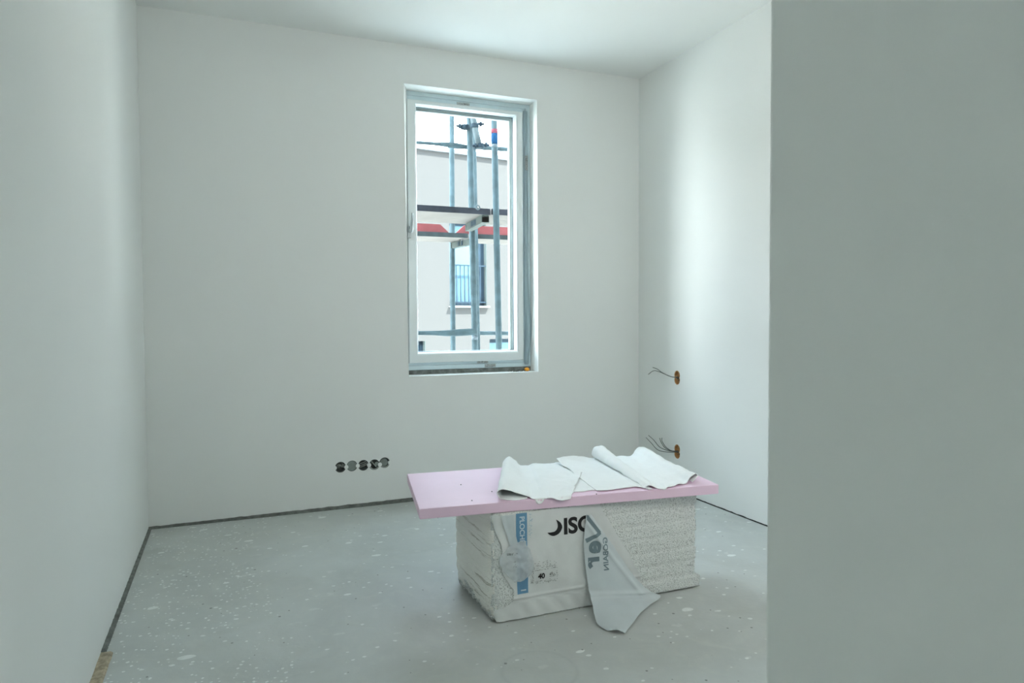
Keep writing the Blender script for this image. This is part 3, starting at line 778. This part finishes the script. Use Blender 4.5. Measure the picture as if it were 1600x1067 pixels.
for v in fb.verts:
    x, z = v.co.x, v.co.z
    v.co.y += 0.0022*noise.noise(Vector((x*18+z*10, z*5, 3))) - 0.005*math.exp(-((x-1.30-(0.36-z)*0.75)/0.012)**2)*(z > 0.04)
    v.co.y -= 0.006*math.exp(-((z-0.075+(x-1.3)*0.12)/0.008)**2)
    v.co.z = max(v.co.z, 0.003)
ft = BVHTree.FromBMesh(fb)
flap = obj('film_flap', fb, M['film_flap'], pack, smooth=True)
flap['label'] = 'loose hanging flap of film with reversed grey letters'
def flap_text(s, x0, z0, size, sx_=1.0, sz_=1.0, wt=0.0, m='grey_ink', lean=0.0):
    obj('lettering', onto(text_mesh(s, lambda a, b: (x0 - b*sx_ + a*lean, z0 - a*sz_), size, wt), ft, 0.0012, 2.05), M[m], flap)
def stroke(p, q, w0, w1):
    p, q = Vector(p), Vector(q); n_ = Vector((-(q-p).y, (q-p).x)).normalized()
    return onto(grid_mesh(lambda u, v: tuple(p.lerp(q, u) + n_*(v-0.5)*(w0+(w1-w0)*u)), 40, 6), ft, 0.0012, 2.05)
obj('lettering', stroke((1.300, 0.388), (1.366, 0.303), 0.016, 0.016), M['grey_ink'], flap)
obj('lettering', stroke((1.370, 0.306), (1.302, 0.280), 0.014, 0.018), M['grey_ink'], flap)
flap_text('e', 1.364, 0.277, 0.100, 1.0, 1.05, 0.004)
flap_text('r', 1.356, 0.214, 0.092, 1.0, 1.15, 0.004)
flap_text('-', 1.372, 0.306, 0.04)
flap_text('GOBAIN', 1.400, 0.284, 0.0345, 0.95, 1.0, 0.0008, m='grey_ink')

# ------------------------------------------------------------------ pink board
bz0, bz1 = 0.4245, 0.4625
A = Vector((0.740, 3.076)); B = Vector((0.642, 2.483)); Cc = Vector((1.900, 2.350))
D = A + (Cc - B)
bb = bmesh.new()
add_hexa(bb, [(B.x, B.y, bz0), (Cc.x, Cc.y, bz0), (D.x, D.y, bz0), (A.x, A.y, bz0), (B.x, B.y, bz1), (Cc.x, Cc.y, bz1), (D.x, D.y, bz1), (A.x, A.y, bz1)])
bmesh.ops.bevel(bb, geom=list(bb.edges), offset=0.0015, segments=2, affect='EDGES')
board = obj('foam_board', bb, M['pink'])
tag(board, 'long pale pink rigid foam board lying across the polystyrene pack', 'foam board')
for (x, y_) in ((0.98, 2.62), (0.90, 2.78), (1.06, 2.56), (1.12, 2.66), (0.86, 2.52), (1.35, 2.415)):
    dk = bmesh.new(); bmesh.ops.create_icosphere(dk, subdivisions=1, radius=0.0028, matrix=Matrix.Translation((x, y_, bz1+0.0005)))
    obj('dirt_speck', dk, M['crumb'], board)

# ------------------------------------------------------------------ white membrane offcuts on the board
LF = [[1.0665, 2.4564, 0.4640], [1.0025, 2.4583, 0.4640], [0.9697, 2.49, 0.4645], [0.9538, 2.49, 0.4885], [0.9645, 2.49, 0.5024], [0.9887, 2.49, 0.5026], [1.0352, 2.485, 0.4839], [1.0751, 2.455, 0.4680], [1.1037, 2.428, 0.4459], [1.135, 2.432, 0.4600], [1.1515, 2.4145, 0.466], [1.1787, 2.405, 0.4590], [1.2066, 2.405, 0.4570], [1.2346, 2.412, 0.4590]]
LB = [[1.2895, 2.9238, 0.4640], [1.2457, 2.9578, 0.4640], [1.2015, 3.0, 0.4649], [1.1789, 3.0, 0.4881], [1.192, 3.0, 0.5096], [1.2115, 3.0, 0.5141], [1.2407, 3.0, 0.498], [1.2636, 3.0, 0.4717], [1.3099, 3.0, 0.4677], [1.3399, 3.0, 0.4729], [1.3904, 3.0, 0.4665], [1.4416, 3.0, 0.4689], [1.5021, 2.99, 0.4665], [1.4855, 2.7818, 0.472]]
def sheet(name, rows, nu, nv, seed, lab, wr=0.004, thick=0.0022, lift=0.0):
    bm = loft(rows, nu, nv, 0, wr=wr, wf=17, seed=seed, edge=0.006)
    for v in bm.verts:   # fine creases
        q = Vector((v.co.x*38+v.co.y*14, v.co.y*26-v.co.x*9, seed*3))
        v.co.z += wr*0.34*noise.noise(q) + wr*0.22*(1-abs(noise.noise(q*0.5+Vector((3, 1, 0))))*4 if abs(noise.noise(q*0.5+Vector((3, 1, 0)))) < 0.25 else 0)
    for v in bm.verts:
        inside = v.co.y > (B.y + (v.co.x-B.x)*(Cc.y-B.y)/(Cc.x-B.x))
        if inside: v.co.z = max(v.co.z, bz1+0.0012+thick*0.5+lift)
    o = obj(name, bm, M['cloth'], smooth=True)
    md = o.modifiers.new('thickness', 'SOLIDIFY'); md.thickness = thick; md.offset = 0.0; md.use_even_offset = False
    tag(o, lab, 'membrane offcut', 'white membrane offcuts on the pink board')
    return o
mid = [(Vector(a)+Vector(b))/2 for a, b in zip(LF, LB)]
q1 = [Vector(a)*.75+Vector(b)*.25 for a, b in zip(LF, LB)]
# its right hand part lies on top of the flat piece at the front and under it at the back
for i_ in range(8, 14):
    for r_, k_ in ((LF, .0), (q1, .006), (mid, .008)):
        r_[i_] = Vector(r_[i_]) + Vector((0, 0, k_))
s1 = sheet('membrane_sheet', [LF, q1, mid, LB], 120, 60, 1.0, 'torn white membrane piece with a rolled left end, leftmost on the pink board')
ML = [[[1.4442, 2.97, 0.495], [1.4972, 2.98, 0.4981], [1.5686, 2.99, 0.4931], [1.6288, 2.99, 0.4803], [1.7007, 2.99, 0.4680], [1.7289, 2.8845, 0.470]],
      [[1.4302, 2.88, 0.481], [1.4921, 2.9093, 0.476], [1.5542, 2.9298, 0.476], [1.5969, 2.8998, 0.472], [1.6473, 2.8356, 0.4695], [1.7202, 2.7832, 0.469]],
      [[1.432, 2.8244, 0.4775], [1.4682, 2.7989, 0.4765], [1.5106, 2.7853, 0.474], [1.56, 2.7544, 0.470], [1.6098, 2.6856, 0.469], [1.675, 2.6295, 0.469]],
      [[1.4077, 2.6598, 0.4672], [1.4351, 2.6348, 0.4675], [1.4805, 2.6197, 0.469], [1.5235, 2.5843, 0.469], [1.5715, 2.5425, 0.469], [1.6404, 2.5, 0.468]],
      [[1.3698, 2.4502, 0.4675], [1.4034, 2.4414, 0.4675], [1.4472, 2.4395, 0.4675], [1.4943, 2.4423, 0.4675], [1.5421, 2.445, 0.4675], [1.5797, 2.398, 0.467]]]
s2 = sheet('membrane_sheet', ML, 60, 50, 5.0, 'flat torn white membrane piece lying between the two curled ones', 0.0015, lift=0.0022)
SL = [[[1.3479, 2.6466, 0.4645], [1.4251, 2.7047, 0.4645], [1.477, 2.6821, 0.4645]], [[1.30, 2.56, 0.4645], [1.37, 2.60, 0.4645], [1.43, 2.58, 0.4645]], [[1.2702, 2.4773, 0.4645], [1.3204, 2.4695, 0.4645], [1.3911, 2.4736, 0.4645]]]
s3 = sheet('membrane_sheet', SL, 24, 20, 8.0, 'small white membrane scrap showing between the leftmost piece and the flat piece', 0.001)
RB = [[1.6929, 2.9263, 0.466], [1.679, 2.99, 0.4680], [1.6502, 2.99, 0.4913], [1.6503, 2.99, 0.5199], [1.6754, 2.99, 0.5355], [1.708, 2.99, 0.5314], [1.7371, 2.99, 0.5004], [1.7664, 2.99, 0.4788], [1.8182, 2.99, 0.473], [1.863, 2.985, 0.4700], [1.8893, 2.98, 0.4949], [1.9158, 2.975, 0.5158], [1.949, 2.97, 0.505], [1.955, 2.965, 0.4850], [1.935, 2.955, 0.4680]]
RF = [[1.5965, 2.3897, 0.466], [1.5769, 2.3892, 0.466], [1.5750, 2.405, 0.4680], [1.5849, 2.410, 0.4735], [1.5973, 2.410, 0.4750], [1.6120, 2.400, 0.4720], [1.6240, 2.382, 0.4650], [1.6428, 2.374, 0.4600], [1.6691, 2.382, 0.466], [1.7241, 2.3975, 0.467], [1.7793, 2.41, 0.4670], [1.8054, 2.415, 0.487], [1.8318, 2.42, 0.497], [1.8484, 2.42, 0.4858], [1.8098, 2.4082, 0.4670]]
rm = [(Vector(a)*.5+Vector(b)*.5) + Vector((0, 0, 0.004*math.sin(i*0.9))) for i, (a, b) in enumerate(zip(RF, RB))]
r1 = [(Vector(a)*.8+Vector(b)*.2) for a, b in zip(RF, RB)]
s4 = sheet('membrane_sheet', [RF, r1, rm, RB], 130, 64, 12.0, 'large white membrane piece with both sides curled up, rightmost on the pink board', 0.005)

# ------------------------------------------------------------------ scaffold outside
def post(name, a, b, ztop, zbot, lab, r=0.0242, m='galv'):
    a, b = Vector(a), Vector(b); d = (a-b)/(a.z-b.z)
    p0 = b + d*(zbot-b.z); p1 = b + d*(ztop-b.z)
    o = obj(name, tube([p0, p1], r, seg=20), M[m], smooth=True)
    tag(o, lab, 'scaffold post'); return o, lambda z: b + d*(z-b.z)
GZ = -3.0
p3, f3 = post('scaffold_post', (1.905, 5.0, 2.793), (1.938, 5.0, 0.856), 5.0, GZ, 'steel scaffold post with pink and blue tape, rightmost seen through the window')
p2, f2 = post('scaffold_post', (1.911, 5.6, 2.963), (1.95, 5.6, 0.824), 5.0, GZ, 'steel scaffold post in the middle of the window, with a coupler near its top', 0.026)
p2b, f2b = post('scaffold_post', (2.258, 6.5, 3.255), (2.293, 6.5, 0.768), 5.0, GZ, 'thinner scaffold post close behind the middle post, along its right side')
p1, f1 = post('scaffold_post', (2.195, 7.0, 3.39), (2.190, 7.0, 0.744), 5.0, GZ, 'steel scaffold post leftmost of those seen through the window', 0.027)
def band(f, z0, z1, r, m, name, par):
    return obj(name, tube([f(z0), f(z1)], r, seg=20), m, par, smooth=True)
band(f3, 2.580, 2.613, 0.0252, M['pink_tape'], 'pink_tape', p3)
band(f3, 2.500, 2.580, 0.0252, M['blue_tape'], 'blue_tape', p3)
band(f3, 2.474, 2.497, 0.0252, M['pale_tape'], 'paper_tag', p3)
band(f2, 0.985, 1.020, 0.0268, M['pale_tape'], 'paper_tag', p2)
# rails with flattened ends
def rail(pts, r, lab, flats=None, m='galv', name='scaffold_rail'):
    o = obj(name, tube(pts, r, seg=16, flat=flats), M[m], smooth=True); tag(o, lab, 'scaffold rail'); return o
Yr = 5.66
rail([(-1.5, Yr, 2.615), (1.467, Yr, 2.628), (1.62, Yr, 2.632), (1.70, Yr, 2.634), (1.77, Yr, 2.634), (1.84, Yr, 2.631), (1.93, Yr, 2.628), (1.99, Yr, 2.628)], 0.0135,
     'scaffold guard rail with a flattened end crossing the upper left of the window', [(1, 1), (1, 1), (1, 1), (0.6, 1.45), (0.4, 1.75), (0.4, 1.75), (0.6, 1.3), (0.6, 1.1)])
Yl = 5.52
rail([(-1.5, Yl, 1.03), (1.42, Yl, 1.050), (1.56, Yl, 1.048), (1.66, Yl, 1.045), (1.76, Yl, 1.048), (1.85, Yl, 1.052), (1.90, Yl, 1.054), (1.935, Yl, 1.054)], 0.0165,
     'scaffold rail with flattened rounded end, crossing low at the left of the window', [(1, 1), (1, 1), (1, 1.1), (0.8, 1.45), (0.6, 1.7), (0.5, 1.75), (0.5, 1.7), (0.45, 1.0)])
rail([(2.17, 7.052, 2.982), (2.31, 7.05, 2.985), (2.472, 7.03, 2.99), (2.876, 7.03, 2.998), (5.5, 7.03, 3.03)], 0.024, 'thin scaffold rail at the upper right, running right from the middle posts')
rail([(2.17, 7.048, 1.012), (2.31, 7.046, 1.010), (2.457, 7.03, 1.008), (2.865, 7.03, 0.999), (5.5, 7.03, 0.96)], 0.021, 'thin scaffold rail low at the right, level with the flattened rail end')
# short diagonal tube and couplers
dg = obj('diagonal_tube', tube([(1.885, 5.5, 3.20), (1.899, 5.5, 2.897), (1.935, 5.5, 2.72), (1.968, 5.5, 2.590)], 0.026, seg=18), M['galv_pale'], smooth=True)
tag(dg, 'short pale slanting scaffold tube clamped beside the middle post near the window top', 'scaffold tube')
def coupler(c, r, lab, wings):
    e = empty('tube_coupler', c); tag(e, lab, 'coupler', 'couplers on the slanting tube')
    bm = bmesh.new(); c = Vector(c)
    add_tube(bm, [c+Vector((0, 0, -0.017)), c+Vector((0, 0, 0.017))], r, seg=20)
    bmesh.ops.bevel(bm, geom=[e_ for e_ in bm.edges if abs(e_.verts[0].co.z-e_.verts[1].co.z) < 1e-5], offset=0.004, segments=1, affect='EDGES')
    obj('clamp', bm, M['coupler'], e, smooth=False)
    for s, dz in wings:
        b2 = bmesh.new()
        add_tube(b2, [c+Vector((s*r*0.6, -0.008, dz)), c+Vector((s*(r+0.042), -0.012, dz))], 0.010, seg=8)
        add_tube(b2, [c+Vector((s*(r+0.006), -0.012, dz)), c+Vector((s*(r+0.020), -0.012, dz))], 0.021, seg=6)
        obj('bolt', b2, M['coupler'], e)
    return e
coupler((1.868, 5.585, 2.775), 0.037, 'dark steel coupler around the middle post, left of the slanting tube', [(-1, 0.0)])
coupler((1.926, 5.50, 2.768), 0.034, 'dark steel coupler around the upper part of the slanting tube', [(1, 0.018)])
coupler((1.972, 5.50, 2.610), 0.034, 'dark steel coupler at the lower end of the slanting tube', [(1, 0.008), (-1, -0.01)])

# plank decks: underside of bare boards, dark edge
def deck(x0, x1, y0, y1, z0, lab, me_edge, nb):
    e = empty('scaffold_deck', ((x0+x1)/2, (y0+y1)/2, z0)); tag(e, lab, 'scaffold deck')
    w_ = (y1-y0)/nb
    for k in range(nb):
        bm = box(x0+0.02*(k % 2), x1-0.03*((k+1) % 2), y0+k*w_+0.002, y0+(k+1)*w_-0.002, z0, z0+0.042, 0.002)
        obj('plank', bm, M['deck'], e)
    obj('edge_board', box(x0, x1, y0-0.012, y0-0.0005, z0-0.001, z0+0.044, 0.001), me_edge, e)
    return e
deck(-1.2, 1.878, 5.03, 5.60, 1.965, 'near plank scaffold deck at the left, over the middle of the window', M['deck_edge'], 2)
deck(1.892, 4.6, 5.03, 5.60, 1.967, 'near plank scaffold deck continuing at the right of the taped post', M['deck_edge'], 2)
deck(-0.8, 2.205, 6.53, 6.97, 1.962, 'farther plank scaffold deck at the left, below the near one in view', M['deck_edge2'], 2)
deck(2.218, 5.0, 6.53, 6.97, 1.960, 'farther plank scaffold deck at the right, behind the taped post', M['deck_edge2'], 2)
sm = bmesh.new(); add_box(sm, 1.50, 1.66, 5.2, 5.3, 2.0095, 2.030, 0.002)
tag(obj('wood_offcut', sm, M['deck']), 'small pale wood offcut lying on the near left scaffold deck', 'wood offcut')
# transoms between the front and the back posts: U channels with slots
def transom(a, b, lab):
    a, b = Vector(a), Vector(b); e = empty('scaffold_transom', (a+b)/2); tag(e, lab, 'scaffold transom', 'transoms under the decks')
    bm = bmesh.new(); d = (b-a); s = Vector((0.026, 0, 0)); h = Vector((0, 0, 0.030))
    P = [a-s-h, a+s-h, b+s-h, b-s-h, a-s+h, a+s+h, b+s+h, b-s+h]; add_hexa(bm, P)
    obj('channel', bm, M['alu'], e)
    for t in (0.42, 0.58):
        q = a+d*t; bm = bmesh.new(); add_box(bm, q.x-0.0285, q.x-0.0255, q.y-0.030, q.y+0.030, q.z-0.02, q.z+0.022); obj('slot', bm, M['coupler'], e)
    for q, sg in ((a, 1), (b, -1)):
        bm = bmesh.new(); add_box(bm, q.x-0.031, q.x+0.031, q.y-0.012+0.012*sg, q.y+0.012+0.012*sg, q.z-0.030, q.z+0.020, 0.003); obj('claw', bm, M['alu'], e)
    return e
transom((1.846, 5.04, 1.936), (1.885, 5.56, 1.930), 'slotted steel transom under the near deck, beside the taped post')
transom((2.255, 6.54, 1.928), (2.185, 6.95, 1.928), 'slotted steel transom under the farther deck, at the leftmost post')
# ring bolt on the near deck
rb = bmesh.new(); rp = [Vector((1.768+0.016*math.cos(a), 4.995, 2.010+0.016*math.sin(a))) for a in [2*math.pi*k/20 for k in range(21)]]
add_tube(rb, rp, 0.0045, seg=8, cap=False)
tag(obj('ring_bolt', rb, M['galv_pale'], smooth=True), 'steel ring bolt standing up at the front edge of the near scaffold deck', 'ring bolt')
# red sheets standing on the farther decks
def red_sheet(P, lab):
    bm = bmesh.new(); f = [bm.verts.new((x, 6.62, z)) for x, z in P]; g = [bm.verts.new((x, 6.645, z)) for x, z in P]; n = len(P)
    bm.faces.new(f); bm.faces.new(g[::-1])
    for k in range(n): bm.faces.new((f[k], f[(k+1) % n], g[(k+1) % n], g[k]))
    tag(obj('red_panel', bm, M['red']), lab, 'red panel', 'red panels on the farther deck')
red_sheet([(0.2, 2.008), (2.035, 2.008), (2.025, 2.030), (1.950, 2.096), (0.2, 2.100)], 'red panel with a slanted right end on the farther deck, left of the middle post')
red_sheet([(2.10, 2.006), (4.2, 2.006), (4.2, 2.100), (2.20, 2.098), (2.125, 2.030)], 'red panel with a slanted left end on the farther deck, right of the middle post')

# ------------------------------------------------------------------ building opposite
F0 = Vector((5.5897, 16.6423, 0.0)); FD = Vector((0.98907, 0.14745, 0)); FN = Vector((-0.14745, 0.98907, 0))
def fp3(s, d, z): return F0 + FD*s + FN*d + Vector((0, 0, z))
def fbox(bm, s0, s1, d0, d1, z0, z1):
    add_hexa(bm, [fp3(s0, d0, z0), fp3(s1, d0, z0), fp3(s1, d1, z0), fp3(s0, d1, z0), fp3(s0, d0, z1), fp3(s1, d0, z1), fp3(s1, d1, z1), fp3(s0, d1, z1)])
def fb_(*a):
    bm = bmesh.new(); fbox(bm, *a); return bm
house = empty('apartment_building', fp3(0, 0, GZ)); tag(house, 'white rendered flat-roofed building opposite, seen through the window', 'building')
wz = [(-0.483, 0.572, 1.475, 3.60), (-2.35, -1.148, -1.70, 0.613), (0.641, 1.85, -1.70, 0.622), (-6.5, -5.4, 1.475, 3.60), (6.0, 7.0, 1.475, 3.60), (-6.5, -5.4, -1.7, 0.62), (6.0, 7.0, -1.7, 0.62)]
# facade as panels around the openings so each window sits in a true recess
def facade():
    s_edges = sorted({-16, 16} | {a for w_ in wz for a in w_[:2]}); z_edges = sorted({GZ, 5.25} | {a for w_ in wz for a in w_[2:]})
    bm = bmesh.new()
    V = {}
    def vert(s, d, z):
        k = (round(s, 4), d, round(z, 4))
        if k not in V: V[k] = bm.verts.new(fp3(s, d, z))
        return V[k]
    inside = lambda s, z: any(a < s < b and c < z < d for a, b, c, d in wz)
    for s0, s1 in zip(s_edges, s_edges[1:]):
        for z0, z1 in zip(z_edges, z_edges[1:]):
            if not inside((s0+s1)/2, (z0+z1)/2): bm.faces.new([vert(s0, 0, z0), vert(s1, 0, z0), vert(s1, 0, z1), vert(s0, 0, z1)])
    for a, b, c, d in wz:
        for (p, q) in (((a, c), (b, c)), ((b, c), (b, d)), ((b, d), (a, d)), ((a, d), (a, c))):
            bm.faces.new([bm.verts.new(fp3(p[0], 0, p[1])), bm.verts.new(fp3(q[0], 0, q[1])), bm.verts.new(fp3(q[0], 0.22, q[1])), bm.verts.new(fp3(p[0], 0.22, p[1]))])
    fbox(bm, -16, 16, 0.25, 9, GZ, 5.25)
    return bm
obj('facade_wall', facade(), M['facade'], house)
obj('coping', fb_(-16, 16, -0.075, 0.5, 5.255, 5.345), M['coping'], house)
obj('coping_upstand', fb_(-16, 16, 0.30, 0.5, 5.345, 5.36), M['coping'], house)
for i, (a, b, c, d) in enumerate(wz):
    g = obj('window', fb_(a+0.02, b-0.02, 0.20, 0.24, c+0.02, d-0.02), M['far_glass'], house)
    bm = bmesh.new()
    rt = 0.17 if i == 0 else 0.10
    for q in ((a, a+0.06, c, d), (b-rt, b, c, d), (a, b, c, c+0.11), (a, b, d-0.10, d)): fbox(bm, q[0], q[1], 0.14, 0.20, q[2], q[3])
    obj('frame', bm, M['far_frame'], g)
    obj('side_reveal', fb_(b-0.012, b-0.001, 0.005, 0.14, c, d), M['far_reveal'], g)
    obj('sill', fb_(a-0.03, b+0.03, -0.10, 0.14, c-0.035, c), M['sill'], g)
    if c > 1:
        bm = bmesh.new(); n = 7
        for k in range(n+1):
            s = a+0.09+(b-0.17-a-0.09)*k/n
            fbox(bm, s-0.010, s+0.010, 0.03, 0.05, c+0.09, c+1.03)
        fbox(bm, a, b, 0.025, 0.055, c+1.01, c+1.04); fbox(bm, a, b, 0.025, 0.055, c+0.08, c+0.11)
        obj('balcony_railing', bm, M['far_frame'], g)
# own building's outer mass: keeps the scaffold in its shade, as in the photo
ow = bmesh.new()
add_box(ow, -9, XL-0.31, -4.3, YW+0.40, GZ, 8.0); add_box(ow, 4.91, 12, -4.3, YW+0.40, GZ, 8.0)
add_box(ow, XL-0.305, 4.905, -4.3, YW+0.40, H+0.31, 8.0); add_box(ow, XL-0.305, 4.905, -4.3, YW+0.40, GZ, -0.255)
struct('wall_outer', ow, M['outer'])
struct('ground', box(-40, 50, -40, 60, GZ-0.3, GZ), M['ground'])
